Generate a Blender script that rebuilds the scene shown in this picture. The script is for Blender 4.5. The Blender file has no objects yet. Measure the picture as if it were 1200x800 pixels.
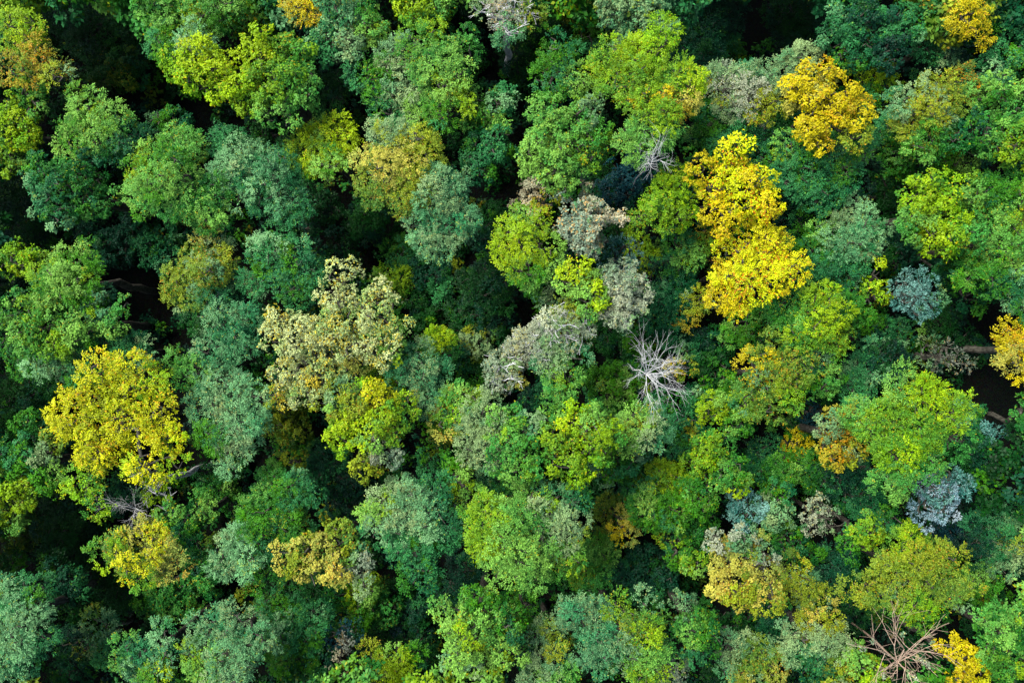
import bpy, math, random
import numpy as np

# ------------------------------------------------------------------ camera, sky, sun, exposure
SC = bpy.context.scene
COL = SC.collection
H = 80.0                      # drone height over the forest floor
F = 1039.0                    # focal length in photo pixels (photo 1200 wide)
cam_d = bpy.data.cameras.new('camera')
cam = bpy.data.objects.new('camera', cam_d)
COL.objects.link(cam)
cam.location = (0, 0, H)
cam.rotation_euler = (0, 0, 0)
cam_d.sensor_width = 36.0
cam_d.lens = 36.0 * F / 1200.0
cam_d.clip_end = 2000
cam_d.clip_start = 0.5
SC.camera = cam

EL, AZ = math.radians(54), math.atan2(-0.80, 0.60)
world = bpy.data.worlds.new('World')
SC.world = world
world.use_nodes = True
wn = world.node_tree.nodes
bg = wn['Background']
sky = wn.new('ShaderNodeTexSky')
sky.sky_type = 'NISHITA'
sky.sun_disc = False
sky.sun_elevation = EL
sky.sun_rotation = AZ
world.node_tree.links.new(sky.outputs[0], bg.inputs[0])
bg.inputs[1].default_value = 0.062

sun_d = bpy.data.lights.new('sun', 'SUN')
sun_d.energy = 2.7
sun_d.angle = math.radians(30)
sun_d.color = (1.0, 0.98, 0.90)
sun = bpy.data.objects.new('sun', sun_d)
COL.objects.link(sun)
sd = np.array([math.sin(AZ) * math.cos(EL), math.cos(AZ) * math.cos(EL), math.sin(EL)])
from mathutils import Vector
sun.rotation_euler = Vector(sd).to_track_quat('Z', 'Y').to_euler()
sun.location = (0, 0, 60)

SC.view_settings.view_transform = 'Standard'
SC.view_settings.look = 'None'
SC.view_settings.exposure = 1.97
SC.view_settings.gamma = 1.0
SC.view_settings.use_curve_mapping = False
SC.cycles.max_bounces = 5
SC.cycles.diffuse_bounces = 2
SC.cycles.glossy_bounces = 1
SC.cycles.transmission_bounces = 2
SC.cycles.transparent_max_bounces = 2

RNG = np.random.default_rng(7)


# ------------------------------------------------------------------ helpers
def lin(hexs):
    v = [int(hexs[i:i + 2], 16) / 255 for i in (1, 3, 5)]
    return np.array([c / 12.92 if c <= 0.04045 else ((c + 0.055) / 1.055) ** 2.4 for c in v])


def at(px, py, z):
    """photo pixel and height -> point in the world"""
    return np.array([(px - 600.0) * (H - z) / F, (400.0 - py) * (H - z) / F, z])


def unit(v):
    return v / np.maximum(np.linalg.norm(v, axis=-1, keepdims=True), 1e-9)


def mesh_quads(name, V, Q, mat, colors=None, parent=None, smooth=False):
    """V (n,3), Q (m,4) -> linked object; colours one per face"""
    me = bpy.data.meshes.new(name)
    me.vertices.add(len(V))
    me.vertices.foreach_set('co', np.ascontiguousarray(V, dtype=np.float32).ravel())
    me.loops.add(len(Q) * 4)
    me.loops.foreach_set('vertex_index', np.ascontiguousarray(Q, dtype=np.int32).ravel())
    me.polygons.add(len(Q))
    me.polygons.foreach_set('loop_start', np.arange(0, len(Q) * 4, 4, dtype=np.int32))
    if smooth:
        me.polygons.foreach_set('use_smooth', np.ones(len(Q), dtype=bool))
    me.update(calc_edges=True)
    if colors is not None:
        a = me.attributes.new('leaf_colour', 'FLOAT_COLOR', 'FACE')
        c4 = np.ones((len(Q), 4), dtype=np.float32)
        c4[:, :3] = colors
        a.data.foreach_set('color', c4.ravel())
    me.materials.append(mat)
    o = bpy.data.objects.new(name, me)
    COL.objects.link(o)
    if parent is not None:
        o.parent = parent
    return o


def nmat(name):
    m = bpy.data.materials.new(name)
    m.use_nodes = True
    nt = m.node_tree
    nt.nodes.clear()
    out = nt.nodes.new('ShaderNodeOutputMaterial')
    return m, nt, out


def leaf_material():
    m, nt, out = nmat('leaves')
    N, L = nt.nodes, nt.links
    at_ = N.new('ShaderNodeAttribute'); at_.attribute_name = 'leaf_colour'
    p = N.new('ShaderNodeBsdfPrincipled')
    p.inputs['Roughness'].default_value = 0.55
    p.inputs['Specular IOR Level'].default_value = 0.14
    tr = N.new('ShaderNodeBsdfTranslucent')
    mx = N.new('ShaderNodeMixShader'); mx.inputs[0].default_value = 0.16
    # translucent light is yellower than reflected light
    hs = N.new('ShaderNodeMix'); hs.data_type = 'RGBA'; hs.blend_type = 'MULTIPLY'
    hs.inputs[0].default_value = 1.0
    hs.inputs[7].default_value = (1.10, 1.15, 0.5, 1)
    L.new(at_.outputs['Color'], p.inputs['Base Color'])
    L.new(at_.outputs['Color'], hs.inputs[6])
    L.new(hs.outputs[2], tr.inputs['Color'])
    L.new(p.outputs[0], mx.inputs[1]); L.new(tr.outputs[0], mx.inputs[2])
    L.new(mx.outputs[0], out.inputs[0])
    return m


def bark_material(name, c1, c2, scale=6.0):
    m, nt, out = nmat(name)
    N, L = nt.nodes, nt.links
    tc = N.new('ShaderNodeTexCoord')
    mp = N.new('ShaderNodeMapping'); mp.inputs['Scale'].default_value = (1, 1, 0.35)
    nz = N.new('ShaderNodeTexNoise'); nz.inputs['Scale'].default_value = scale
    nz.inputs['Detail'].default_value = 6
    cr = N.new('ShaderNodeValToRGB')
    cr.color_ramp.elements[0].position = 0.35; cr.color_ramp.elements[0].color = (*c1, 1)
    cr.color_ramp.elements[1].position = 0.68; cr.color_ramp.elements[1].color = (*c2, 1)
    p = N.new('ShaderNodeBsdfPrincipled'); p.inputs['Roughness'].default_value = 0.85
    p.inputs['Specular IOR Level'].default_value = 0.15
    bp = N.new('ShaderNodeBump'); bp.inputs['Strength'].default_value = 0.4
    L.new(tc.outputs['Object'], mp.inputs[0]); L.new(mp.outputs[0], nz.inputs[0])
    L.new(nz.outputs[0], cr.inputs[0]); L.new(cr.outputs[0], p.inputs['Base Color'])
    L.new(nz.outputs[0], bp.inputs['Height']); L.new(bp.outputs[0], p.inputs['Normal'])
    L.new(p.outputs[0], out.inputs[0])
    return m


def ground_material():
    m, nt, out = nmat('leaf_litter')
    N, L = nt.nodes, nt.links
    tc = N.new('ShaderNodeTexCoord')
    n1 = N.new('ShaderNodeTexNoise'); n1.inputs['Scale'].default_value = 0.25; n1.inputs['Detail'].default_value = 5
    n2 = N.new('ShaderNodeTexVoronoi'); n2.inputs['Scale'].default_value = 7.0
    c1 = N.new('ShaderNodeValToRGB')
    e = c1.color_ramp.elements
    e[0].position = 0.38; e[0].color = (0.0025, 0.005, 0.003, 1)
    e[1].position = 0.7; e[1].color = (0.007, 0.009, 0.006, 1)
    mx = N.new('ShaderNodeMix'); mx.data_type = 'RGBA'; mx.blend_type = 'MULTIPLY'; mx.inputs[0].default_value = 0.8
    p = N.new('ShaderNodeBsdfPrincipled'); p.inputs['Roughness'].default_value = 0.95
    p.inputs['Specular IOR Level'].default_value = 0.1
    bp = N.new('ShaderNodeBump'); bp.inputs['Strength'].default_value = 0.7; bp.inputs['Distance'].default_value = 0.1
    for n in (n1, n2): L.new(tc.outputs['Object'], n.inputs[0])
    L.new(n1.outputs[0], c1.inputs[0]); L.new(c1.outputs[0], mx.inputs[6]); L.new(n2.outputs['Color'], mx.inputs[7])
    L.new(mx.outputs[2], p.inputs['Base Color'])
    L.new(n2.outputs['Distance'], bp.inputs['Height']); L.new(bp.outputs[0], p.inputs['Normal'])
    L.new(p.outputs[0], out.inputs[0])
    return m


M_LEAF = leaf_material()
M_BARK = bark_material('grey_brown_bark', (0.018, 0.016, 0.012), (0.075, 0.07, 0.055))
M_SILVER = bark_material('silver_bark', (0.28, 0.28, 0.28), (0.60, 0.59, 0.58))
M_PINK = bark_material('weathered_bark', (0.22, 0.14, 0.10), (0.52, 0.38, 0.28))
M_GROUND = ground_material()

# colour of leaves: main, second, fleck, share of flecks, phrase.  Hex values are how the lit leaf looks; ALB turns
# them into base colours.
ALB = 0.46
PAL = {
    'G': ('#54982a', '#266c2e', '#90a830', .02, 'mid green'),
    'DG': ('#266426', '#12461e', '#4c7c28', .02, 'dark green'),
    'T': ('#449050', '#1e623a', '#68a040', .03, 'teal green'),
    'DT': ('#1c5638', '#0d3c2c', '#2c6a2c', .02, 'dark teal'),
    'LT': ('#8abe80', '#40905a', '#9cb458', .03, 'pale teal'),
    'YG': ('#9cc234', '#50963a', '#b4ac38', .03, 'yellow green'),
    'BY': ('#b8d81c', '#78b42c', '#d4c828', .03, 'lime yellow'),
    'LG': ('#94ca5c', '#4a9a44', '#b0b43c', .02, 'light green'),
    'OL': ('#a4b43c', '#588c3c', '#b89838', .05, 'olive'),
    'DO': ('#647c1c', '#306428', '#8c8020', .06, 'dark olive'),
    'Y': ('#e8e810', '#b4c41c', '#ecc410', .08, 'yellow'),
    'GO': ('#ecdc1c', '#c8bc20', '#dcac18', .09, 'golden'),
    'GY': ('#ecfc00', '#f4e800', '#f0a408', .11, 'bright golden'),
    'OR': ('#b4a83c', '#648c3c', '#d09830', .13, 'orange and green'),
    'SG': ('#9cba7c', '#549260', '#a8b068', .03, 'sage green'),
    'BG': ('#84b8a8', '#3c8478', '#9cc8c0', .10, 'blue grey'),
    'BW': ('#b8d4dc', '#78a4b0', '#d4e4ec', .15, 'pale blue grey'),
    'DB': ('#1c5058', '#103c40', '#306c58', .05, 'dark blue green'),
    'CR': ('#d4e09c', '#8cb860', '#e8d458', .12, 'cream and green speckled'),
    'PK': ('#b8c0a0', '#7c9c78', '#b8b478', .07, 'beige'),
    'TN': ('#d4cc60', '#98ac54', '#cca848', .07, 'tan gold'),
    'PE': ('#d0c8a4', '#94b094', '#dcb878', .12, 'peach coloured'),
    'PU': ('#8c9484', '#486c4c', '#a89468', .10, 'mauve grey'),
}
def vivid(c, k=1.09):
    g = c @ np.array([0.25, 0.65, 0.10])
    return np.clip(g + (c - g) * k, 0.0015, 0.95)


PALC = {k: (vivid(lin(v[0])) * ALB, vivid(lin(v[1])) * ALB, vivid(lin(v[2])) * ALB, v[3]) for k, v in PAL.items()}
PKEYS = list(PAL)
C1 = np.array([PALC[k][0] for k in PKEYS]); C2 = np.array([PALC[k][1] for k in PKEYS])
CF = np.array([PALC[k][2] for k in PKEYS]); PF = np.array([PALC[k][3] for k in PKEYS])


_nb = {'G': ('LG', 'T'), 'DG': ('G', 'DT'), 'T': ('G', 'LT'), 'DT': ('T', 'DG'), 'LT': ('SG', 'T'), 'YG': ('BY', 'LG'),
       'BY': ('YG', 'LG'), 'LG': ('YG', 'G'), 'OL': ('OL', 'SG'), 'DO': ('OL', 'DG'), 'Y': ('Y', 'BY'), 'GO': ('GO', 'TN'),
       'GY': ('GY', 'GO'), 'OR': ('OR', 'OL'), 'SG': ('LT', 'OL'), 'BG': ('BG', 'BG'), 'BW': ('BW', 'BG'), 'DB': ('DB', 'DT'),
       'CR': ('CR', 'CR'), 'PK': ('PK', 'SG'), 'TN': ('TN', 'OL'), 'PE': ('PE', 'SG'), 'PU': ('PU', 'SG')}
NB = {PKEYS.index(k): (PKEYS.index(a), PKEYS.index(b)) for k, (a, b) in _nb.items()}


def snoise(P, rng, freq, n=5):
    s = np.zeros(len(P))
    for _ in range(n):
        k = rng.normal(size=3) * freq
        s += np.sin(P @ k + rng.uniform(0, 6.28))
    return s / n


def sub_lobes(blobs, rng, vz):
    """break each big lobe of a crown into the rounded branch heads it is made of"""
    out = []
    for c, r, p in blobs:
        if r < 0.85:
            out.append((c, r, p)); continue
        n = int(np.clip(4.2 * r, 5, 13))
        ga = rng.uniform(0, 6.28)
        for i in range(n):
            f = (i + 0.5) / n
            rho = math.sqrt(f) * rng.uniform(0.85, 1.2)
            th = ga + i * 2.39996 + rng.normal() * 0.25
            rs = r * rng.uniform(0.22, 0.46) * (1.12 - 0.25 * rho)
            h = math.sqrt(max(0.0, 1 - min(rho, 1) ** 2 * 0.85))
            rr = (r - rs * 0.62) * rho
            q = c + np.array([math.cos(th) * rr, math.sin(th) * rr, (r - rs) * vz * h + rng.normal() * 0.24 * r])
            out.append((q, rs, p))
        out.append((c - np.array([0, 0, 0.15 * r]), r * 0.68, p))
    return out


def make_tufts(blobs, rng, k=1.0, zmin=-0.45, tr0=0.34, tr1=0.66, vz=0.85):
    """blobs: (centre xyz, radius, palette index) -> tuft centres, outward normals, radii, palette"""
    C, Nn, R, P = [], [], [], []
    for bi, (c, r, p) in enumerate(blobs):
        n = int(k * 10 * (r / 0.62) ** 2) + 8
        d = unit(rng.normal(size=(n * 2, 3)))
        d = d[d[:, 2] > zmin][:n]
        th = np.arctan2(d[:, 1], d[:, 0])
        ph = rng.uniform(0, 6.28, 4)
        lob = 1 + 0.13 * np.sin(3 * th + ph[0]) + 0.10 * np.sin(5 * th + ph[1]) + 0.08 * np.sin(8 * th + ph[2])
        lob = 1 + (lob - 1) * (1 - np.abs(d[:, 2])) ** 0.5
        rad = r * lob * rng.uniform(0.66, 1.16, len(d))
        q = c + d * rad[:, None] * np.array([1, 1, vz])
        # leave out what lies well inside a sister lobe
        keep = np.ones(len(q), bool)
        for bj, (c2, r2, _) in enumerate(blobs):
            if bj != bi:
                e = (q - c2) / (np.array([1, 1, vz]) * r2)
                keep &= (np.linalg.norm(e, axis=1) > 0.72)
        q, d = q[keep], d[keep]
        C.append(q); Nn.append(unit(d + np.array([0, 0, 0.55]))); P.append(np.full(len(q), p))
        R.append(rng.uniform(tr0, tr1, len(q)))
    C, Nn, R, P = map(np.concatenate, (C, Nn, R, P))
    # thin out: keep tufts apart
    order = rng.permutation(len(C))
    kept = []
    for i in order:
        if kept:
            dd = np.linalg.norm(C[kept] - C[i], axis=1)
            if (dd < 0.80 * (R[kept] + R[i]) * 0.5 + 0.10).any():
                continue
        kept.append(i)
    kept = np.array(kept)
    return C[kept], Nn[kept], R[kept], P[kept]


def leaves(C, Nn, R, P, rng, nb=1, dens=1.0, L=0.21, Wd=0.62, style='round', var=0.16, fleck=1.0, mix=None):
    """rosettes of leaves over the outer side of each tuft -> V, Q, colours"""
    nt = len(C)
    ncl = np.maximum(3, (dens * 60 * R ** 2 / (L / 0.21) ** 1.5 * rng.uniform(0.7, 1.25, nt)).astype(int))
    ti = np.repeat(np.arange(nt), ncl)
    n = len(ti)
    d = unit(Nn[ti] * 0.75 + rng.normal(size=(n, 3)) * 0.62)
    rr = rng.uniform(0.55, 1.05, n) ** 0.7
    # each tuft is itself uneven
    wob = 1 + 0.28 * np.sin(d[:, 0] * 6 + ti * 1.7) * np.sin(d[:, 1] * 6 + ti * 2.3)
    cp = C[ti] + d * (R[ti] * rr * wob)[:, None] * np.array([1, 1, 0.72])
    K = 6
    ci = np.repeat(np.arange(n), K)
    m = len(ci)
    dirn = d[ci]
    along = np.zeros((m, 3))
    if style == 'spray':
        # leaves in two rows along a short outward shoot
        sh = unit(d * np.array([1, 1, 0.35]) + rng.normal(size=(n, 3)) * 0.28)
        k = np.tile(np.arange(K), n)
        along = sh[ci] * (L * 0.42 * k)[:, None] - np.array([0, 0, 1]) * (L * 0.02 * k * k)[:, None]
        up = unit(dirn * 0.5 + np.array([0, 0, 1.0]))
        sd_ = np.cross(sh[ci], up) * np.where(k % 2, 1.0, -1.0)[:, None]
        ax = unit(sh[ci] * 0.8 + sd_ * 0.8 + rng.normal(size=(m, 3)) * 0.22)
        nm = unit(up + rng.normal(size=(m, 3)) * 0.30)
        ll = L * rng.uniform(0.7, 1.2, m); ww = ll * 0.5
    elif style == 'fine':
        ax = unit(dirn * 1.0 + rng.normal(size=(m, 3)) * 0.45)
        nm = unit(rng.normal(size=(m, 3)) + np.array([0, 0, 0.6]))
        ll = L * rng.uniform(0.7, 1.5, m); ww = ll * 0.26
    else:
        up = unit(dirn + np.array([0, 0, 0.9]))
        t = rng.normal(size=(m, 3))
        t = unit(t - (t * up).sum(1, keepdims=True) * up)
        ax = unit(t + up * rng.uniform(-0.35, 0.75, m)[:, None])
        nm = unit(up + rng.normal(size=(m, 3)) * 0.38)
        ll = L * rng.uniform(0.65, 1.25, m); ww = ll * Wd * rng.uniform(0.8, 1.2, m)
    base = cp[ci] + along + rng.normal(size=(m, 3)) * (L * (0.10 if style == 'spray' else 0.28))
    side = unit(np.cross(ax, nm)) * (ww * 0.5)[:, None]
    mid = base + ax * (ll * 0.48)[:, None]
    tip = base + ax * ll[:, None] - np.array([0, 0, 1]) * (ll * 0.22)[:, None]
    V = np.stack([base, mid - side, tip, mid + side], axis=1).reshape(-1, 3)
    Q = np.arange(m * 4).reshape(-1, 4)
    # colours
    tl = ti[ci]
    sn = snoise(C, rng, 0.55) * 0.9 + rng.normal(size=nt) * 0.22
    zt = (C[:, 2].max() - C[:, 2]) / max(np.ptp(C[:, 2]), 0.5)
    sn = sn + (zt - 0.35) * 0.5  # lower tufts take the darker second tone: part leaf hue, part painted shade
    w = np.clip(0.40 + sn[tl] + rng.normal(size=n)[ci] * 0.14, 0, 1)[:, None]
    p = P[tl]
    # some branches of a crown turn earlier or later than the rest
    q = P.copy()
    s2 = snoise(C + 31.7, rng, 0.8) + rng.normal(size=nt) * 0.25
    for i in range(nt if nb else 0):
        if s2[i] > 0.42: q[i] = NB[P[i]][0]
        elif s2[i] < -0.45: q[i] = NB[P[i]][1]
    p = q[tl]
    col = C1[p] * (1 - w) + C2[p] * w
    tf = np.exp(rng.normal(size=nt) * 0.9 - 0.3)
    fl = rng.random(m) < PF[p] * fleck * tf[tl]
    col[fl] = CF[p[fl]]
    br = np.exp(rng.normal(size=m) * var + (rng.normal(size=nt) * 0.10)[tl])
    col = col * br[:, None]
    return V, Q, np.clip(col, 0.002, 0.85)


def tubes(P0, P1, R0, R1, sides=5):
    d = unit(P1 - P0)
    ref = np.where(np.abs(d[:, 2:3]) > 0.9, np.array([[1.0, 0, 0]]), np.array([[0, 0, 1.0]]))
    u = unit(np.cross(d, ref)); v = np.cross(d, u)
    a = np.arange(sides) * 2 * math.pi / sides
    ring = u[:, None, :] * np.cos(a)[None, :, None] + v[:, None, :] * np.sin(a)[None, :, None]
    A = P0[:, None, :] + ring * R0[:, None, None]
    B = P1[:, None, :] + ring * R1[:, None, None]
    V = np.concatenate([A, B], axis=1).reshape(-1, 3)
    off = (np.arange(len(P0)) * 2 * sides)[:, None, None]
    i = np.arange(sides); j = (i + 1) % sides
    Q = (np.stack([i, j, j + sides, i + sides], axis=1)[None] + off).reshape(-1, 4)
    return V, Q


def skeleton(targets, rng, zb, axis, rbase, lean, twigs=0, twig_len=0.9, tipr=0.012):
    """trunk with limbs that reach every target. returns tube arrays. axis: xy of crown centre at height, base at 0,0,0"""
    nodes = [np.array([0.0, 0, 0])]; par = [-1]
    steps = 5
    for s in range(1, steps + 1):
        f = s / steps
        nodes.append(np.array([axis[0] * f * lean + rng.normal() * 0.10, axis[1] * f * lean + rng.normal() * 0.10, zb * f]))
        par.append(len(nodes) - 2)
    top = len(nodes) - 1
    if len(targets):
        tz = targets[:, 2].max() - 0.8
        for s in range(1, 4):
            nodes.append(np.array([axis[0] + rng.normal() * 0.2, axis[1] + rng.normal() * 0.2, zb + (tz - zb) * s / 3.5]))
            par.append(len(nodes) - 2)
    first = top
    dist = np.linalg.norm(targets - nodes[-2], axis=1) if len(targets) else []
    for i in np.argsort(dist):
        t = targets[i]
        nd = np.array(nodes[first:])
        dv = t - nd
        # prefer parents below and inside
        cost = np.linalg.norm(dv, axis=1) + np.maximum(0, nd[:, 2] - t[2] + 0.2) * 1.5
        j = first + int(np.argmin(cost))
        a = nodes[j]
        ln = np.linalg.norm(t - a)
        if ln > 0.9:
            mid = a * 0.5 + t * 0.5 + rng.normal(size=3) * 0.10 * ln - np.array([0, 0, 0.08 * ln])
            nodes.append(mid); par.append(j); j = len(nodes) - 1
        nodes.append(t); par.append(j)
        if twigs:
            e = len(nodes) - 1
            out = unit(t - nodes[j])
            for _ in range(twigs):
                dr = unit(out * 1.0 + rng.normal(size=3) * 0.40 + np.array([0, 0, 0.10]))
                l1 = twig_len * rng.uniform(0.5, 1.1)
                nodes.append(t + dr * l1 * 0.55); par.append(e); e1 = len(nodes) - 1
                for _ in range(2):
                    d2 = unit(dr + rng.normal(size=3) * 0.28)
                    nodes.append(nodes[e1] + d2 * l1 * rng.uniform(0.4, 0.8)); par.append(e1)
    nodes = np.array(nodes); par = np.array(par)
    cnt = np.zeros(len(nodes))
    for i in range(len(nodes) - 1, 0, -1):
        cnt[i] += 1
        cnt[par[i]] += cnt[i]
    r = tipr + (rbase - tipr) * (cnt / cnt.max()) ** (0.64 if twigs else 0.54)
    i = np.arange(1, len(nodes))
    R0 = np.minimum(r[par[i]], r[i] * 1.35)
    tr = i < first + 1
    R0[tr] = r[par[i]][tr]
    return nodes[par[i]], nodes[i], R0, r[i]


def tag(o, label=None, cat=None, group=None, kind=None):
    if label: o['label'] = label
    if cat: o['category'] = cat
    if group: o['group'] = group
    if kind: o['kind'] = kind


# ------------------------------------------------------------------ ground
def build_ground():
    n = 61
    g = np.linspace(-1, 1, n)
    g = np.sign(g) * (np.abs(g) ** 2.2) * 500
    X, Y = np.meshgrid(g, g)
    Z = 0.25 * np.sin(X * 0.13 + 1) * np.cos(Y * 0.11) - 0.3
    V = np.stack([X, Y, Z], -1).reshape(-1, 3)
    i, j = np.meshgrid(np.arange(n - 1), np.arange(n - 1))
    a = (j * n + i).ravel()
    Q = np.stack([a, a + 1, a + n + 1, a + n], 1)
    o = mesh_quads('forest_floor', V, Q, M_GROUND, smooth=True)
    tag(o, 'dark forest floor of soil and leaf litter in the gaps between crowns', 'ground', kind='structure')


build_ground()

# ------------------------------------------------------------------ trees
TREES = []


def T(pal, z, blobs, nick=None, label=None, name='broadleaf_tree', **o):
    zl = z
    z = max(6.0, 19.5 + (z - 19.0) * (1.85 if z < 19 else 1.2))     # spread the storeys of the canopy
    TREES.append(dict(pal=pal, z=z, zl=zl, blobs=blobs, nick=nick, label=label, name=name, o=o))


# --- landmark trees, top row of the photograph first
T('OL', 19, [(15, 35, 32, 'YG'), (48, 72, 26, 'OR'), (10, 75, 26, 'OR'), (62, 92, 14, 'OL')], nick='rusty orange tree', label='green tree flecked rusty orange at the top corner beside a dark gap', dens=.8)
T('YG', 18, [(28, 100, 26), (12, 145, 34, 'BY'), (2, 185, 26), (38, 125, 16)], label='yellow green tree below the rusty orange tree, cut by the left edge')
T('DG', 9, [(100, 25, 45), (60, 10, 30), (140, 12, 30)], dens=.7)
T('DG', 10, [(165, 35, 36), (150, 70, 25)], dens=.7)
T('DO', 10, [(138, 78, 26), (90, 100, 22), (115, 95, 18)], label='low dull olive tree in the dark gap beside the rusty orange tree', dens=.8)
T('LG', 19, [(112, 148, 40), (95, 128, 24), (138, 165, 28, 'T'), (85, 160, 22)])
T('T', 19, [(78, 222, 46, 'G'), (105, 235, 28, 'LG'), (45, 205, 30), (60, 245, 30), (95, 190, 30)])
T('LT', 18.5, [(205, 20, 42, 'LG'), (190, 48, 24, 'T'), (250, 8, 32, 'LG'), (225, 45, 26)], nick='pale top edge tree', label='pale green tree cut by the top edge above the big lime tree')
T('BY', 20.5, [(238, 82, 38), (208, 75, 26, 'BY'), (225, 60, 26), (262, 95, 26)], nick='big lime tree', nb=0, label='bright lime yellow broad crown beside the dark top gap')
T('YG', 20.5, [(325, 95, 46, 'YG'), (300, 58, 30, 'BY'), (340, 62, 30), (355, 100, 28, 'LG'), (320, 130, 30, 'LG'), (290, 110, 28, 'YG')], nick='broad leafy tree', nb=0, label='broad yellow green tree with a ragged edge right beside the lime one')
T('OL', 16, [(268, 8, 16, 'OR'), (285, 20, 12, 'OL')], label='small orange tree peeping out at the top edge beside the pale green tree')
T('T', 15, [(185, 148, 26), (205, 140, 18)], name='broadleaf_tree')
T('G', 19.5, [(195, 210, 48), (175, 190, 32, 'YG'), (235, 235, 34), (215, 170, 30, 'LG'), (160, 225, 22, 'LG')])
T('T', 16, [(182, 288, 28), (195, 305, 20)])
T('LT', 19, [(280, 190, 42), (260, 165, 24, 'G'), (305, 215, 40), (335, 235, 30, 'T'), (320, 190, 28, 'T')], nick='large pale teal tree', label='large dense pale teal crown below the broad leafy yellow green tree')
T('BY', 18.5, [(375, 168, 34), (358, 180, 22, 'YG'), (395, 152, 18), (385, 190, 20, 'LG')], nick='round lime tree', label='round bright lime tree standing apart over dark gaps')
T('LG', 19, [(400, 22, 42, 'LT'), (375, 50, 26, 'T'), (430, 28, 30), (405, 55, 24, 'SG')], nick='sage top tree', label='sage green tree with pale twigs at the top edge over a black gap')
T('OR', 18, [(352, 8, 20, 'GO'), (370, 22, 12, 'TN')], label='small golden crown tip against the sage tree at the top edge')
T('DO', 13, [(312, 25, 28), (322, 50, 18)])
T('BY', 18.5, [(498, 12, 32, 'YG'), (480, 2, 22), (520, 5, 22, 'YG')], label='vivid green crown cut by the top edge above the vivid green tree')
T('LG', 20, [(490, 48, 28, 'YG'), (522, 88, 34), (545, 55, 22), (535, 110, 22, 'YG'), (500, 75, 26), (515, 130, 18, 'G')], nick='vivid green tree', label='vivid green tree with knobbly lobes at the top between sage crowns')
T('LT', 19, [(432, 90, 30, 'T'), (465, 62, 26), (470, 110, 30), (500, 130, 24, 'G'), (450, 125, 22, 'T')], nick='knobbly sage tree', label='knobbly sage teal tree left beside the vivid green one')
T('PE', 18.5, [(590, 6, 28), (615, 14, 18, 'SG'), (570, 10, 14), (598, 30, 16, 'LT')], nick='peach topped tree', label='peach topped tree with thin white branches cut by the top edge', dens=.9, twigs=2, bark='silver', skip=.1)
T('OL', 21, [(460, 192, 44, 'TN'), (438, 215, 30), (488, 178, 34, 'OL'), (515, 225, 40, 'SG'), (535, 262, 30, 'SG'), (500, 272, 32, 'LT'), (455, 162, 26, 'SG'), (480, 225, 34, 'OL')], nick='big olive gold tree', label='big olive gold crown turning sage at its lower edge')
T('LG', 18.5, [(568, 130, 32), (575, 168, 36, 'T'), (590, 115, 22, 'T'), (560, 195, 26, 'T')])
T('T', 18, [(658, 72, 30), (640, 92, 22), (682, 92, 24, 'LG'), (650, 50, 16)])
T('G', 15, [(700, 55, 22, 'T'), (690, 35, 16)])
T('SG', 19.5, [(740, 12, 34)], nick='twiggy grey tree', label='twiggy grey green tree fanning pale branches at the top edge', bare=1, bark='silver', base=(735, 40), fork=(738, 30), r=.13, levels=4, leafy=.50, ld=.34, L=.17,
  limbs=[(710, 15, .8, .5), (725, 0, .4, .5), (745, -8, .2, .5), (765, 5, .4, .5), (775, 18, 1, .5), (748, 12, .3, .55), (720, 28, 1.3, .5), (760, 30, 1.3, .5)])
T('DO', 11, [(680, 18, 36), (655, 35, 26, 'DG'), (635, 50, 20, 'DG')])
T('DG', 9, [(612, 50, 26), (600, 75, 24)], dens=.7)
T('YG', 22, [(755, 62, 36, 'BY'), (735, 85, 34), (775, 42, 20, 'BY'), (790, 102, 34, 'YG'), (760, 120, 34, 'YG'), (808, 92, 22, 'BY'), (765, 150, 34, 'LG'), (745, 170, 22, 'LG'), (800, 112, 20, 'TN'), (762, 106, 18, 'GO'), (785, 125, 16, 'OR'), (715, 55, 16)], nick='tall autumn tree', nb=0, label='tall yellow green tree with an orange flush, above the white bare treetop')
T('LG', 21, [(662, 152, 50), (690, 165, 34, 'YG'), (638, 178, 36), (690, 128, 22, 'SG'), (660, 195, 32), (640, 135, 22)], nick='round pale lime tree', nb=0, label='round pale lime crown with dense even foliage beside the tall autumn tree')
T('DT', 14.5, [(820, 30, 48), (812, 68, 34), (848, 20, 30), (790, 15, 26)], nick='dark teal mass', label='large dark teal crown in shade at the top edge beside a black gap')
T('DG', 11, [(848, 60, 22, 'G'), (862, 78, 18, 'YG'), (835, 82, 16)], dens=.8)
T('OL', 18.5, [(868, 108, 40, 'PK'), (848, 92, 26, 'SG'), (895, 118, 26, 'OL'), (885, 90, 24, 'SG')], nick='faded cream tree', label='faded olive cream tree beside the golden crown near the top', L=.18)
T('G', 18, [(832, 148, 30), (868, 158, 28, 'T'), (850, 170, 22, 'T')])
T('GO', 20.5, [(940, 102, 30), (972, 112, 36), (958, 148, 30), (990, 135, 26), (960, 90, 22), (1008, 158, 18, 'OL'), (1005, 128, 18)], nick='round golden tree', label='round golden yellow crown near the top, among dark teal trees')
T('DG', 12, [(925, 12, 30), (930, 42, 26), (950, 30, 22)], dens=.8)
T('SG', 17, [(942, 70, 26), (915, 85, 18)])
T('T', 18.5, [(990, 32, 36), (1028, 28, 42, 'DT'), (1060, 30, 30), (1002, 58, 28), (1045, 58, 26, 'DT'), (1085, 15, 24)], nick='broad dark green tree', label='broad glossy dark green crown at the top edge beside the small golden top')
T('YG', 16.5, [(1022, 85, 26), (1016, 112, 20, 'G'), (1020, 50, 16, 'LG'), (1035, 100, 16)])
T('LT', 17, [(1105, 42, 32, 'T'), (1115, 20, 24, 'OL'), (1108, 62, 20, 'SG')])
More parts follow.
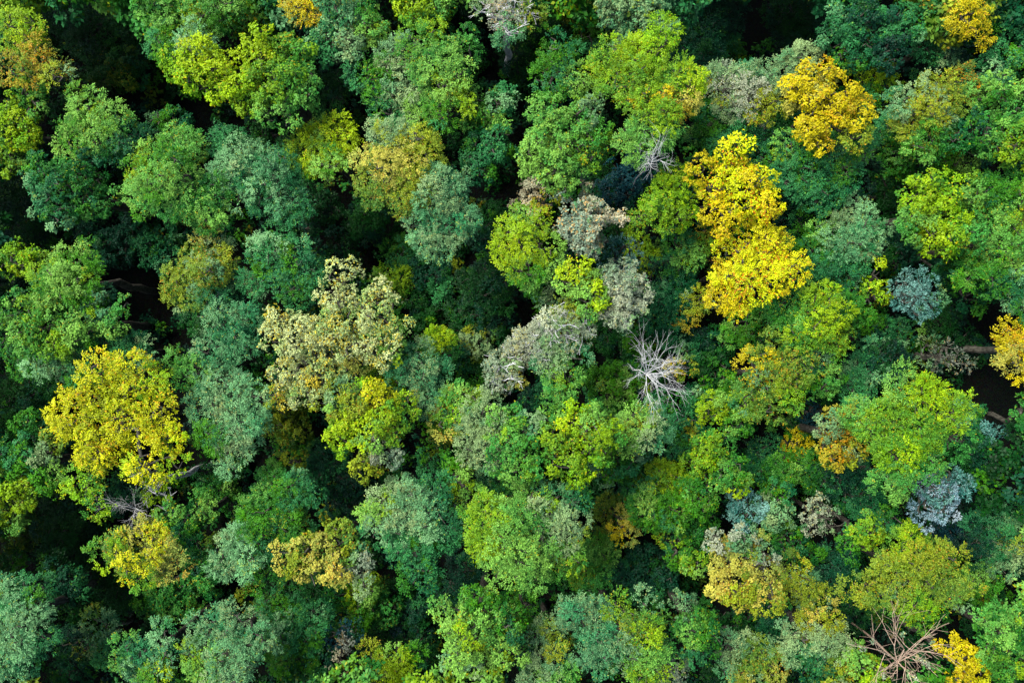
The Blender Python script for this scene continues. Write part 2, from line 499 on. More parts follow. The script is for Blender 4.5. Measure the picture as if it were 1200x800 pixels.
T('GO', 19, [(1138, 14, 18), (1142, 36, 15), (1130, 0, 16)], nick='small golden top', label='small golden tree top cut by the top edge, among teal crowns', L=.18)
T('T', 18, [(1185, 30, 38), (1175, 78, 30), (1150, 88, 28), (1200, 60, 26)])
T('OL', 19, [(1105, 112, 36), (1082, 140, 34), (1125, 100, 22, 'OR'), (1065, 120, 22, 'SG'), (1090, 165, 24, 'G')], nick='bronze olive tree', label='bronze olive crown beside the golden tree, near a dark gap')
T('G', 17, [(1048, 158, 32, 'T'), (1060, 180, 24)])
T('LG', 19.5, [(1180, 120, 42), (1150, 152, 34, 'G'), (1188, 165, 38, 'YG'), (1210, 140, 30), (1160, 105, 24)])
T('T', 18.5, [(945, 198, 44), (915, 182, 32), (985, 188, 32), (1005, 168, 22), (960, 225, 28), (930, 170, 22, 'LG')])
T('DT', 14, [(925, 250, 28), (905, 285, 22)])
T('YG', 19.5, [(1085, 232, 36), (1118, 238, 34, 'BY'), (1140, 225, 26), (1105, 280, 28, 'BY'), (1075, 262, 26, 'LG'), (1130, 275, 26, 'LG'), (1095, 215, 24, 'BY')], nick='lime clump tree', label='yellow green tree with bright lime clumps, right beside a narrow dark gap')
T('LG', 19, [(1178, 232, 40, 'G'), (1185, 290, 42), (1160, 318, 34, 'G'), (1195, 338, 32, 'T'), (1205, 250, 36, 'YG'), (1165, 268, 26)])
T('DG', 13, [(1040, 215, 24), (1050, 240, 20)])
T('LT', 18, [(985, 282, 34), (1012, 255, 28), (960, 302, 28, 'T'), (992, 312, 32, 'T'), (1018, 275, 22, 'LT'), (968, 270, 24, 'G')])
T('T', 16, [(932, 285, 20), (940, 260, 16), (950, 330, 24)])
T('DT', 14, [(1055, 300, 28), (1040, 280, 24), (1120, 325, 26)])
T('BG', 18.5, [(1078, 345, 34), (1062, 335, 20), (1095, 350, 20, 'LT')], nick='blue grey tree', label='fuzzy blue grey round crown between green trees, above the dark right gap', name='blue_grey_tree', style='fine', L=.19, tr0=.3, tr1=.55, dens=1.2)
T('BY', 17.5, [(1030, 335, 20), (1032, 315, 12), (1024, 352, 16, 'YG')], nick='small lime tree', label='small narrow lime yellow tree touching the fuzzy blue grey crown')
T('G', 18.5, [(962, 372, 40, 'YG'), (930, 355, 30), (992, 362, 30, 'G'), (975, 398, 26, 'YG'), (935, 390, 26)])
T('T', 15.5, [(1048, 395, 28, 'T'), (1025, 405, 22, 'DT'), (1015, 380, 20, 'G')])
T('GY', 21, [(845, 212, 34), (880, 212, 34), (858, 178, 20), (905, 240, 22), (850, 250, 30, 'GO'), (872, 235, 26), (820, 200, 18, 'GO'), (868, 168, 12)], nick='bright gold tree', label='brightest golden yellow crown, the upper of two touching gold trees', L=.18, dens=.9, skip=.14, k=.9, var=.22)
T('GY', 20, [(870, 330, 34), (900, 318, 34), (932, 318, 22), (850, 350, 22, 'GO'), (880, 282, 26), (905, 285, 26), (860, 295, 26, 'GY')], nick='lower gold tree', label='bright golden crown with ragged edge, the lower of two touching gold trees', L=.18, dens=.9, skip=.14, k=.9, var=.22)
T('GO', 15, [(832, 278, 24, 'OR'), (840, 305, 20, 'OR')], label='thin orange gold tree below and beside the two gold crowns, partly shaded', dens=.5)
T('BY', 19, [(785, 228, 28), (790, 208, 22), (772, 250, 24, 'YG'), (800, 248, 22), (752, 255, 18, 'YG')], label='smooth lime green crown pressed against the brightest gold tree')
T('DB', 14.5, [(735, 212, 32), (752, 188, 24), (715, 225, 22)], nick='dark blue tree', label='dark blue green tree in shade under the white bare treetop')
T('YG', 13.5, [(752, 292, 20), (760, 310, 14), (740, 305, 12)])
T('PE', 19.5, [(692, 258, 24)], nick='peach tree', label='peach coloured thin crown with white branches showing through', bare=1, bark='silver', base=(672, 280), fork=(680, 275), r=.10, levels=4, leafy=.55, ld=.36, L=.17,
  limbs=[(700, 255, .3, .55), (708, 262, .5, .5), (690, 242, .6, .5), (672, 240, 1, .5), (666, 268, 1, .5), (690, 290, 1.2, .5), (676, 292, 1.2, .5)])
T('OR', 17, [(622, 230, 24, 'PE'), (640, 238, 16, 'OR')], nick='small orange tree', label='small dull orange crown on top of the slim lime tree', L=.18)
T('YG', 19.5, [(610, 278, 34), (615, 312, 26, 'LG'), (625, 258, 24), (600, 290, 24, 'BY'), (638, 290, 18, 'LG')], nick='slim lime tree', label='lime green oblong crown beside the peach coloured thin tree')
T('BY', 19.5, [(685, 333, 28), (700, 345, 20), (668, 330, 16), (690, 360, 14, 'LG')], nick='compact lime tree', label='compact lime yellow crown next to the grey fan shaped treetop')
T('PK', 19.5, [(730, 345, 26)], nick='grey fan treetop', label='grey fan shaped treetop with pale radiating branches and faded leaves', bare=1, bark='silver', base=(705, 342), fork=(712, 346), r=.10, levels=4, leafy=.40, ld=.30, L=.16,
  limbs=[(750, 335, .5, .5), (756, 352, .6, .5), (745, 370, 1, .5), (735, 322, .6, .5), (715, 325, 1, .5), (720, 368, 1.2, .5), (735, 348, .2, .5)])
T('BG', 17, [(730, 302, 22), (718, 318, 16), (738, 290, 12)], style='fine', L=.25)
T('LG', 17, [(640, 345, 20, 'SG'), (630, 335, 14, 'G'), (655, 360, 14, 'SG')], dens=.7)
T('T', 15, [(785, 345, 32), (800, 318, 24), (790, 372, 26), (770, 325, 20, 'DT'), (765, 370, 20)])
T('OL', 16.5, [(808, 295, 22, 'LG'), (795, 285, 14, 'G')])
T('OL', 15, [(818, 352, 18), (808, 370, 14, 'OR')])
T('PK', 19, [(650, 388, 34), (622, 402, 24), (680, 388, 20), (660, 370, 20, 'OL'), (640, 412, 18)], nick='beige tree', label='beige thin leaved crown with fine pale twigs in the middle', dens=1, twigs=1, bark='silver', style='spray', L=.16)
T('PK', 18.5, [(590, 432, 24), (602, 415, 18), (608, 442, 14, 'TN'), (582, 450, 14)], nick='small beige tree', label='small pinkish beige crown, left beside the larger beige one', dens=1, twigs=1, bark='silver', L=.16)
T('LG', 19, [(660, 445, 24), (655, 468, 20), (672, 425, 18, 'SG'), (648, 430, 16, 'SG')])
T('CR', 20.5, [(395, 342, 34), (438, 362, 36), (430, 398, 40, 'CR'), (455, 405, 26, 'YG'), (465, 385, 20), (408, 318, 16), (400, 375, 30)], nick='cream speckled tree', label='cream and green speckled crown, the upper right of a speckled pair', L=.14, dens=.8, var=.28, fleck=1.6, tr0=.35, tr1=.7)
T('CR', 20, [(342, 395, 36), (370, 430, 42), (330, 440, 24), (410, 428, 28, 'TN'), (372, 468, 20, 'OL'), (325, 375, 20), (380, 395, 30), (318, 465, 16, 'OL'), (350, 462, 22)], nick='pale speckled tree', label='pale cream crown flecked yellow, the lower left of a speckled pair', L=.14, dens=.8, var=.28, fleck=1.8, tr0=.35, tr1=.7)
T('T', 18.5, [(318, 300, 30), (352, 318, 30), (302, 330, 24), (345, 295, 20), (340, 340, 18), (305, 300, 22)])
T('OL', 18.5, [(232, 312, 34, 'OL'), (218, 342, 26), (258, 300, 24), (245, 352, 24, 'T'), (208, 330, 18), (240, 285, 18, 'TN'), (230, 370, 18, 'DG')], nick='ochre tree', label='ochre olive crown right beside the largest black gap')
T('BG', 17, [(275, 332, 22, 'LT'), (288, 348, 16, 'T'), (272, 350, 14)])
T('SG', 18.5, [(265, 385, 30, 'LT'), (248, 405, 26), (282, 372, 20), (280, 405, 22, 'LT')])
T('SG', 19.5, [(258, 458, 36), (278, 498, 34, 'LT'), (240, 480, 28, 'SG'), (272, 530, 26, 'LT'), (290, 470, 26, 'LT'), (250, 510, 22, 'T')], nick='big sage tree', label='big sage grey crown in the gap between the yellow and speckled trees')
T('LG', 18, [(222, 435, 18), (212, 425, 10)])
T('BY', 17.5, [(22, 302, 24), (35, 312, 20, 'YG'), (5, 310, 16)], nick='left lime tree', label='small lime yellow crown at the left edge below a dark teal gap')
T('G', 19, [(75, 322, 36, 'LG'), (60, 340, 28), (98, 335, 26), (50, 320, 18, 'YG'), (90, 305, 20)])
T('LG', 19.5, [(42, 378, 38, 'YG'), (85, 382, 32, 'LG'), (20, 360, 28, 'G'), (112, 358, 30, 'LT'), (132, 378, 18, 'LG'), (5, 390, 28), (148, 358, 10, 'LG'), (60, 405, 24, 'YG')], nick='wide left tree', label='wide light green crown at the left, beside the largest black gap')
T('LT', 18.5, [(112, 412, 38, 'T'), (150, 408, 26, 'T'), (65, 420, 32), (30, 415, 32, 'G'), (170, 412, 14), (90, 435, 24, 'T')])
T('Y', 21, [(140, 440, 34), (168, 448, 26), (98, 468, 32), (75, 492, 28, 'Y'), (130, 500, 38), (178, 490, 30), (192, 512, 22), (205, 545, 16, 'BY'), (110, 525, 32), (92, 568, 26, 'BY'), (105, 590, 18, 'YG'), (170, 545, 26, 'Y'), (110, 435, 20)], nick='large yellow tree', label='large yellow open crown on the left with thin branches visible', L=.21, dens=.8, k=.85, skip=.14)
T('YG', 17.5, [(178, 575, 20), (165, 560, 16, 'SG'), (190, 590, 12)], dens=.6, twigs=2, bark='silver')
T('DG', 15, [(20, 462, 32), (45, 445, 22), (10, 490, 24)])
T('YG', 17.5, [(22, 535, 36, 'G'), (15, 572, 34, 'YG'), (32, 502, 26, 'G'), (52, 560, 24, 'G'), (5, 600, 26, 'YG'), (55, 525, 20, 'OL')])
T('DT', 13, [(150, 572, 26), (130, 590, 20)])
T('OL', 20, [(160, 648, 34, 'Y'), (138, 650, 28, 'OL'), (186, 655, 26, 'TN'), (162, 672, 22, 'YG'), (155, 628, 18, 'TN'), (205, 658, 14, 'TN'), (120, 652, 14, 'YG')], nick='small gold tree', label='small golden olive crown alone over a black gap, under the grey twiggy tree')
T('LG', 17.5, [(212, 615, 28, 'G'), (235, 598, 22), (200, 602, 18, 'YG'), (225, 635, 18, 'G')])
T('G', 18, [(322, 588, 38), (298, 605, 28), (345, 575, 24, 'T'), (335, 615, 26, 'G')])
T('LT', 18.5, [(285, 645, 34, 'LT'), (270, 660, 26), (302, 665, 28, 'G'), (300, 630, 24, 'G')])
T('TN', 20, [(380, 652, 34), (352, 650, 26, 'OL'), (402, 640, 28, 'OL'), (365, 675, 22), (418, 662, 24, 'PK'), (395, 622, 14, 'OL'), (328, 655, 14, 'TN'), (428, 690, 12, 'SG'), (395, 670, 22, 'TN')], nick='dull gold tree', label='dull gold crown with brownish right edge, left beside the large sage one')
T('SG', 20, [(458, 590, 36), (485, 602, 40, 'LT'), (450, 622, 34, 'LT'), (480, 650, 30, 'T'), (505, 580, 26, 'T'), (492, 672, 22, 'T'), (520, 625, 26, 'T'), (440, 600, 22, 'LG')], nick='large sage tree', label='large sage teal crown right beside the dull gold tree')
T('YG', 20.5, [(412, 478, 32, 'OL'), (438, 470, 32, 'Y'), (468, 490, 30, 'YG'), (400, 510, 26, 'YG'), (428, 505, 26, 'BY'), (425, 545, 22, 'OL'), (450, 528, 24, 'PK'), (400, 462, 18, 'OL'), (395, 492, 20, 'BY'), (452, 500, 24)], nick='ragged yellow green tree', label='ragged yellow green crown touching the speckled pair from below')
T('LT', 18.5, [(478, 430, 32), (492, 446, 26, 'SG'), (505, 428, 20), (470, 415, 20, 'T')])
T('YG', 17, [(445, 440, 20), (455, 455, 16)])
T('OL', 18.5, [(527, 482, 26, 'YG'), (508, 468, 18, 'SG'), (540, 470, 16, 'OL'), (520, 495, 16, 'TN')])
T('SG', 19, [(560, 512, 30), (578, 488, 28), (548, 465, 22, 'LG'), (568, 530, 22, 'SG'), (560, 480, 22)])
T('YG', 18, [(540, 562, 22), (545, 588, 18, 'LG'), (530, 545, 16, 'G')])
T('G', 16, [(578, 560, 22, 'T'), (590, 580, 18)])
T('LG', 20, [(606, 520, 34), (592, 500, 28, 'LG'), (618, 545, 28, 'LG'), (590, 540, 24, 'LG'), (625, 500, 20, 'SG')])
T('YG', 20.5, [(680, 500, 32, 'BY'), (655, 512, 28), (702, 522, 28), (662, 540, 28, 'YG'), (682, 550, 22, 'BY'), (645, 500, 18, 'LG'), (700, 490, 20, 'LG'), (712, 505, 16, 'BY')], nick='middle lime tree', nb=0, label='lime green crown in the middle, below the beige trees')
T('OL', 18.5, [(742, 500, 26, 'LG'), (758, 512, 22, 'SG'), (735, 520, 20, 'LG'), (755, 490, 16, 'OL'), (770, 500, 12, 'SG')])
T('T', 16.5, [(725, 542, 28), (745, 530, 20, 'LT'), (705, 555, 16, 'LT')])
T('LG', 20.5, [(575, 610, 34, 'YG'), (602, 648, 42), (622, 668, 28, 'LG'), (570, 640, 28, 'YG'), (595, 615, 30), (632, 640, 28, 'LG')], nick='large fresh green tree', nb=0, label='large fresh light green crown below the middle lime tree')
T('SG', 19.5, [(645, 598, 34, 'SG'), (668, 612, 26, 'SG'), (655, 628, 24), (625, 585, 24, 'LG'), (672, 590, 18, 'T'), (670, 655, 20, 'LG'), (655, 660, 20, 'YG')])
T('LG', 20.5, [(558, 742, 50), (535, 725, 30, 'LG'), (585, 725, 34, 'G'), (585, 765, 32, 'LG'), (545, 770, 30, 'LT'), (598, 745, 22, 'T'), (560, 705, 24, 'G')], nick='round bottom tree', label='large round light green crown flecked orange at the bottom edge', fleck=1.6)
T('SG', 20.5, [(690, 728, 30, 'SG'), (718, 742, 34, 'SG'), (675, 718, 22), (702, 762, 28, 'LT'), (745, 725, 20, 'OL'), (762, 782, 32, 'LG'), (755, 742, 22, 'YG'), (755, 712, 14, 'SG'), (722, 708, 12, 'YG'), (735, 770, 26)], nick='many lobed sage tree', label='many lobed sage green crown at the bottom edge, right of the round one')
T('SG', 18, [(648, 772, 26), (640, 742, 22, 'SG'), (655, 795, 24, 'LG'), (635, 790, 20)])
T('G', 16, [(612, 715, 24, 'G'), (605, 735, 16, 'OL'), (625, 745, 14, 'DG')])
T('LG', 18.5, [(815, 738, 30, 'LG'), (802, 710, 20, 'SG'), (832, 748, 24, 'G'), (818, 765, 24, 'T')], nick='small sage tree', label='small light green crown between the many lobed sage and pale gold trees')
T('TN', 20.5, [(860, 658, 34), (892, 682, 34), (848, 690, 24), (872, 632, 22, 'PK'), (902, 705, 22, 'TN'), (880, 655, 28, 'TN'), (870, 700, 24, 'TN'), (842, 640, 16, 'PK'), (900, 660, 24, 'PK')], nick='pale gold tree', label='pale tan gold round crown in the lower right, over dark trees', L=.18)
T('GO', 14.5, [(715, 598, 20, 'DO'), (732, 612, 18, 'GO'), (735, 628, 12, 'GO'), (705, 608, 12, 'DO')], nick='mustard tree', label='small mustard yellow low tree in shade beside the fresh green one')
T('G', 17, [(830, 535, 34, 'YG'), (852, 552, 30, 'G'), (820, 580, 30, 'G'), (845, 520, 20, 'YG'), (865, 565, 18, 'YG')])
T('G', 15.5, [(780, 570, 32, 'YG'), (762, 598, 28), (790, 600, 28, 'G'), (752, 570, 22, 'T')])
T('G', 16, [(860, 495, 28), (840, 480, 24, 'YG'), (872, 480, 20, 'YG')])
T('T', 15.5, [(800, 495, 30), (780, 475, 22, 'G'), (815, 515, 20, 'OL'), (800, 525, 18)])
T('OL', 18.5, [(888, 430, 26, 'GO'), (915, 438, 30, 'OL'), (880, 468, 18, 'OL'), (940, 428, 24, 'OL'), (905, 412, 20, 'OL'), (930, 455, 22, 'YG'), (895, 450, 22, 'OL'), (905, 480, 16, 'OL')], nick='mustard green tree', label='mustard yellow and green open crown below the two gold trees', dens=.8)
T('G', 17.5, [(958, 425, 26, 'T'), (975, 445, 22, 'LG'), (950, 450, 20)])
T('YG', 22, [(1042, 500, 44), (1085, 468, 32, 'BY'), (1110, 490, 30, 'YG'), (1070, 532, 38, 'BY'), (1050, 562, 28, 'LG'), (1122, 515, 22, 'LG'), (1012, 488, 22, 'LG'), (1135, 478, 14, 'YG'), (1062, 455, 26, 'LG'), (1095, 540, 22, 'LG'), (1080, 505, 30)], nick='large lime tree', nb=0, label='large yellow green crown beside the dark right gap, with dense rosettes')
T('OR', 19, [(988, 502, 28, 'OR'), (978, 528, 24, 'OR'), (1000, 535, 20, 'OL'), (1012, 512, 18, 'OR'), (975, 500, 18, 'SG')], nick='orange leaved tree', label='orange tinged crown tucked against the large lime tree', fleck=1.3, L=.18)
T('BW', 20, [(1105, 582, 37), (1122, 572, 20, 'BG'), (1090, 600, 18), (1112, 560, 16, 'BG')], nick='pale blue tree', label='pale blue white fuzzy crown below the large lime tree', name='blue_grey_tree', style='fine', L=.19, tr0=.3, tr1=.55, dens=1.2)
T('T', 16.5, [(1015, 432, 28), (1040, 422, 26, 'DT'), (1005, 455, 22, 'T')])
T('PU', 16.5, [(1110, 418, 20), (1092, 412, 16, 'SG'), (1125, 425, 14), (1100, 430, 12)], nick='mauve tree', label='small mauve grey thin crown above the large lime tree', style='fine', dens=.7, twigs=2, L=.22)
T('GO', 19.5, [(1192, 400, 24), (1195, 428, 20), (1180, 388, 12), (1210, 412, 24)], nick='right edge gold tree', base=(1150, 406), label='deep golden crown cut by the right edge above the dark gap', L=.2)
T('LG', 17.5, [(1198, 480, 16), (1208, 500, 20, 'G')], base=(1150, 492))
T('T', 15.5, [(1140, 492, 24), (1150, 530, 28, 'DT'), (1160, 510, 18, 'BG'), (1145, 555, 24, 'DT')])
T('OL', 19.5, [(1070, 640, 28, 'YG'), (1100, 665, 36), (1050, 680, 34, 'OL'), (1122, 692, 24), (1018, 690, 24, 'OL'), (1090, 722, 22, 'YG'), (1065, 708, 24, 'YG'), (1080, 660, 30, 'OL')], nick='olive crown', label='olive brown broad crown directly above the weathered bare tree')
T('YG', 17, [(1020, 625, 28, 'YG'), (1045, 612, 20, 'G'), (1000, 640, 20, 'G')])
T('T', 15.5, [(1170, 620, 36), (1185, 650, 34, 'SG'), (1150, 685, 26, 'G'), (1205, 620, 30), (1150, 640, 24, 'DT')])
T('YG', 19, [(1178, 740, 34, 'LG'), (1190, 772, 34), (1200, 722, 24), (1165, 765, 22, 'YG'), (1208, 750, 30, 'LG')], nick='corner lime tree', label='vivid yellow green crown in the bottom corner beside the golden one')
T('GO', 18, [(1130, 772, 24, 'GO'), (1150, 785, 18, 'Y'), (1118, 758, 14, 'GO'), (1140, 800, 24)], label='golden yellow low crown between the weathered bare tree and the corner')
T('SG', 18, [(958, 728, 26, 'OL'), (940, 752, 28), (972, 758, 28, 'SG'), (950, 780, 28, 'T'), (965, 715, 18, 'TN')])
T('LG', 18, [(1000, 775, 28, 'LG'), (1025, 790, 22, 'YG'), (985, 795, 24, 'OL')])
T('OL', 17.5, [(942, 688, 26), (928, 670, 16, 'OL'), (955, 700, 18, 'SG')])
T('BG', 15.5, [(905, 600, 32, 'LT'), (882, 595, 26, 'BG'), (915, 580, 20, 'T'), (870, 605, 20, 'BG')])
T('PK', 15.5, [(965, 598, 20, 'PK'), (978, 612, 16, 'SG'), (955, 612, 14)], dens=.5, twigs=2)
T('GO', 13.5, [(935, 522, 15, 'GO'), (942, 535, 8, 'GO')], nick='tiny gold shrub', label='tiny golden shrub in the dark left beside the orange leaved tree', name='shrub')
T('LT', 19.5, [(250, 742, 32), (280, 728, 26, 'LT'), (235, 775, 30, 'LG'), (275, 768, 32, 'LT'), (305, 755, 22, 'LT'), (262, 795, 30)], nick='bottom teal tree', label='pale teal green crown at the bottom edge, left of the dark grey one')
T('LG', 19, [(160, 775, 26, 'LT'), (178, 792, 24, 'YG'), (150, 765, 16), (195, 775, 16, 'LT'), (192, 745, 14, 'LT')])
T('LT', 18.5, [(22, 735, 36), (30, 700, 28, 'T'), (15, 772, 30), (45, 755, 24, 'T'), (5, 700, 24, 'LT')])
T('T', 14.5, [(72, 690, 30, 'DT'), (55, 665, 22, 'DG'), (90, 710, 22, 'DG')])
T('SG', 15, [(108, 740, 30, 'SG'), (125, 765, 26, 'T'), (85, 760, 24, 'DT'), (75, 790, 26, 'T')], dens=.75)
T('G', 12, [(198, 700, 30), (235, 682, 26, 'G'), (222, 712, 22, 'LG'), (175, 715, 20, 'DG')])
T('T', 16, [(345, 742, 34), (325, 722, 28), (368, 725, 24), (340, 770, 28, 'G'), (355, 795, 26)])
T('PU', 15.5, [(402, 755, 18, 'PU'), (398, 778, 14, 'PE'), (410, 740, 18, 'DB'), (388, 745, 14, 'DB')], nick='dark grey tree', label='dark grey thin crown flecked with peach leaves near the bottom edge', dens=.6, fleck=1.5)
T('G', 13.5, [(430, 700, 32, 'YG'), (402, 698, 26), (450, 718, 24, 'G'), (420, 725, 24)])
T('YG', 15.5, [(462, 782, 28, 'YG'), (485, 768, 18, 'G'), (440, 795, 22, 'G'), (435, 770, 10, 'OL')])
T('DG', 12.5, [(492, 755, 24), (505, 780, 20), (485, 720, 24, 'DT')])
T('DO', 12.5, [(310, 722, 22), (300, 700, 16)])
T('OL', 17, [(890, 772, 28, 'OL'), (862, 762, 22, 'SG'), (908, 785, 22, 'TN'), (875, 795, 20, 'TN'), (850, 790, 16, 'T')])
T('PU', 17, [(792, 790, 18, 'PK'), (798, 775, 12)])
T('T', 14.5, [(912, 745, 24), (905, 725, 18, 'DT')])
# --- lower trees that fill the gaps, in the shade of the canopy
T('DG', 10.5, [(430, 262, 30), (400, 282, 24), (385, 245, 20)])
T('G', 10.5, [(472, 298, 26), (465, 325, 20, 'YG')])
T('T', 12.5, [(505, 318, 26, 'DT'), (520, 340, 22, 'T')])
T('DG', 11.5, [(505, 372, 30), (488, 350, 24), (530, 395, 26, 'DG')])
T('DT', 13, [(562, 335, 32, 'DG'), (575, 310, 22), (555, 365, 26)])
T('G', 12.5, [(560, 400, 24, 'OL'), (580, 385, 22, 'DG'), (545, 420, 20)])
T('OL', 13.5, [(512, 400, 18, 'YG'), (525, 420, 20, 'DG')])
T('DG', 10, [(560, 440, 26), (540, 435, 20)])
T('DO', 11.5, [(332, 482, 30), (345, 510, 24), (320, 505, 20)])
T('DT', 13, [(385, 540, 24, 'DT'), (370, 555, 20), (405, 565, 18)])
T('G', 14, [(345, 540, 14, 'OL'), (320, 555, 16)])
T('DG', 11.5, [(738, 402, 28), (715, 395, 24), (762, 400, 20)])
T('G', 14.5, [(728, 440, 26, 'G'), (705, 448, 22, 'G'), (718, 468, 24, 'LG'), (745, 450, 18, 'YG')])
T('G', 14.5, [(832, 432, 30, 'DG'), (845, 405, 26, 'G'), (815, 410, 22, 'T'), (855, 450, 20, 'G')])
T('T', 14, [(805, 405, 26, 'DT'), (790, 395, 20)])
T('T', 14.5, [(822, 462, 24, 'T'), (845, 470, 20, 'G')])
T('OL', 15, [(792, 428, 9, 'GO'), (806, 432, 9, 'OL')], label='small orange flecked shrub behind the twigs of the silver bare tree', name='shrub')
T('G', 15.5, [(872, 385, 30, 'G'), (900, 370, 26, 'G'), (890, 398, 22, 'DG')])
T('DT', 13, [(125, 290, 32), (150, 270, 24), (100, 275, 20)])
T('DG', 11.5, [(25, 250, 32), (10, 230, 24), (35, 275, 20)])
T('DG', 9.5, [(5, 345, 22), (18, 335, 14)])
T('DG', 14, [(880, 170, 22), (905, 155, 20)])
T('G', 15.5, [(1100, 192, 34, 'G'), (1135, 185, 26, 'LG'), (1075, 195, 24, 'G'), (1120, 160, 20)])
T('T', 15.5, [(1145, 345, 26, 'G'), (1130, 300, 26, 'G'), (1115, 315, 20)])
T('T', 14.5, [(1010, 580, 32), (985, 565, 28, 'DT'), (1025, 600, 24, 'G'), (960, 560, 24, 'DG')])
T('G', 14.5, [(932, 640, 28, 'T'), (915, 625, 22, 'LG'), (950, 650, 20, 'G')])
T('G', 13.5, [(702, 652, 26), (720, 670, 22, 'DT'), (695, 690, 26, 'G'), (685, 672, 18, 'LG')])
T('DT', 12.5, [(762, 662, 32), (740, 685, 26), (780, 680, 24)])
T('G', 14.5, [(802, 640, 30), (820, 615, 28, 'G'), (785, 625, 24, 'YG'), (815, 665, 20, 'YG')])
T('DT', 12, [(545, 668, 22), (530, 690, 20), (515, 700, 18)])
T('DG', 11.5, [(22, 625, 30, 'DO'), (10, 655, 22)])
T('DG', 9, [(72, 625, 30), (60, 600, 22), (85, 650, 20)])
T('G', 12, [(255, 580, 26, 'G'), (275, 595, 20), (240, 560, 20, 'DG')])
T('DG', 10, [(225, 660, 24), (250, 665, 20), (160, 700, 22)])
T('DG', 10, [(140, 700, 26), (120, 680, 22)])
T('DG', 10, [(545, 150, 22), (548, 90, 18)])
T('DG', 9.5, [(390, 120, 24), (395, 90, 18)])
T('DG', 10, [(300, 150, 22), (335, 160, 20)])
T('DG', 12, [(370, 235, 24), (365, 260, 20)])
T('DT', 12, [(700, 215, 22), (695, 190, 18, 'DG')])
T('DT', 12.5, [(660, 310, 20), (670, 300, 14)])
T('DG', 10.5, [(645, 315, 18), (735, 270, 18), (720, 265, 14)])
T('G', 12.5, [(770, 440, 20, 'DG'), (760, 420, 18, 'G'), (750, 400, 18)])
T('DT', 11.5, [(640, 460, 20), (620, 470, 18)])
T('DG', 13, [(560, 275, 22), (580, 255, 18), (590, 350, 18)])
T('DT', 13.5, [(1105, 90, 20), (1080, 75, 20), (1140, 120, 18)])
T('DG', 9.5, [(1110, 380, 20), (1120, 365, 14)])
T('DT', 11, [(1120, 620, 24, 'DB'), (1135, 600, 18)])
T('DG', 11.5, [(1150, 720, 22), (1165, 705, 20, 'DO')])
T('G', 14, [(985, 660, 22, 'DT'), (975, 690, 20, 'DT'), (1000, 715, 20, 'DG')])
T('DG', 13.5, [(970, 470, 22), (955, 490, 20, 'DB'), (940, 500, 18)])
T('T', 14.5, [(950, 545, 22, 'G'), (920, 550, 24, 'G'), (900, 530, 20, 'T'), (885, 555, 22, 'G')])
T('DG', 12, [(870, 730, 20), (850, 725, 16), (840, 790, 16)])
T('DG', 11.5, [(770, 700, 22), (790, 690, 18)])
T('DG', 10.5, [(450, 740, 22), (470, 730, 20, 'DB'), (465, 700, 18)])
T('DT', 12.5, [(430, 610, 14), (415, 600, 18), (395, 590, 22)])
T('DG', 11.5, [(370, 700, 22), (350, 690, 20)])
T('G', 13, [(505, 545, 20, 'T'), (515, 520, 18, 'DO')])
T('DG', 11, [(680, 575, 18), (690, 595, 16), (695, 570, 14)])
# --- bare trees
T('SG', 22, [(770, 440, 30)], nick='silver bare tree', label='leafless silver tree in the centre right with fine radiating twigs', name='dead_tree', bare=1, bark='silver', base=(748, 428), fork=(757, 438), r=.07,
  limbs=[(790, 435, .3, .42), (795, 475, 1.5, .42), (790, 410, .5, .42), (815, 445, 1.5, .42), (800, 420, .5, .5), (772, 405, .6, .55), (748, 410, 1.4, .5), (765, 482, 2, .5), (800, 468, 1.4, .5), (765, 402, .2, .45), (745, 445, 1.5, .5), (785, 455, .5, .5)])
T('SG', 23, [(768, 182, 18)], nick='white bare treetop', label='small leafless white treetop below the tall autumn tree', name='dead_tree', bare=1, bark='silver', base=(757, 200), fork=(761, 190), r=.07, levels=3,
  limbs=[(782, 172, .5, .5), (770, 168, .2, .5), (785, 185, 1, .5), (752, 180, 1, .5), (758, 200, 2, .45)])
T('SG', 16.5, [(150, 595, 20)], label='leafless grey twiggy tree under the large yellow tree', nick='grey twiggy tree', name='dead_tree', bare=1, bark='silver', base=(165, 590), fork=(160, 596), r=.08, levels=3,
  limbs=[(135, 580, .5, .5), (125, 595, 1, .5), (145, 612, 1.5, .5), (185, 605, 1, .5), (150, 575, .6, .4)])
T('PK', 20.5, [(1060, 755, 40)], nick='weathered bare tree', label='weathered pinkish bare tree with thick limbs and a few brown leaves at the bottom', name='dead_tree', bare=1, bark='pink', base=(1048, 768), fork=(1052, 775), r=.12, leafy=.10, levels=4, rmin=.0055,
  limbs=[(1000, 725, .5, .5), (1022, 715, 0, .5), (1075, 740, 1, .5), (1110, 765, .6, .55), (1028, 772, 1, .5), (1095, 735, .8, .5), (1045, 740, .5, .5), (1078, 800, .8, .5), (1050, 800, 1.5, .45)])
T('DG', 12, [(1135, 402, 20), (1148, 412, 14)])


# ------------------------------------------------------------------ build them
NLEAF = [0]


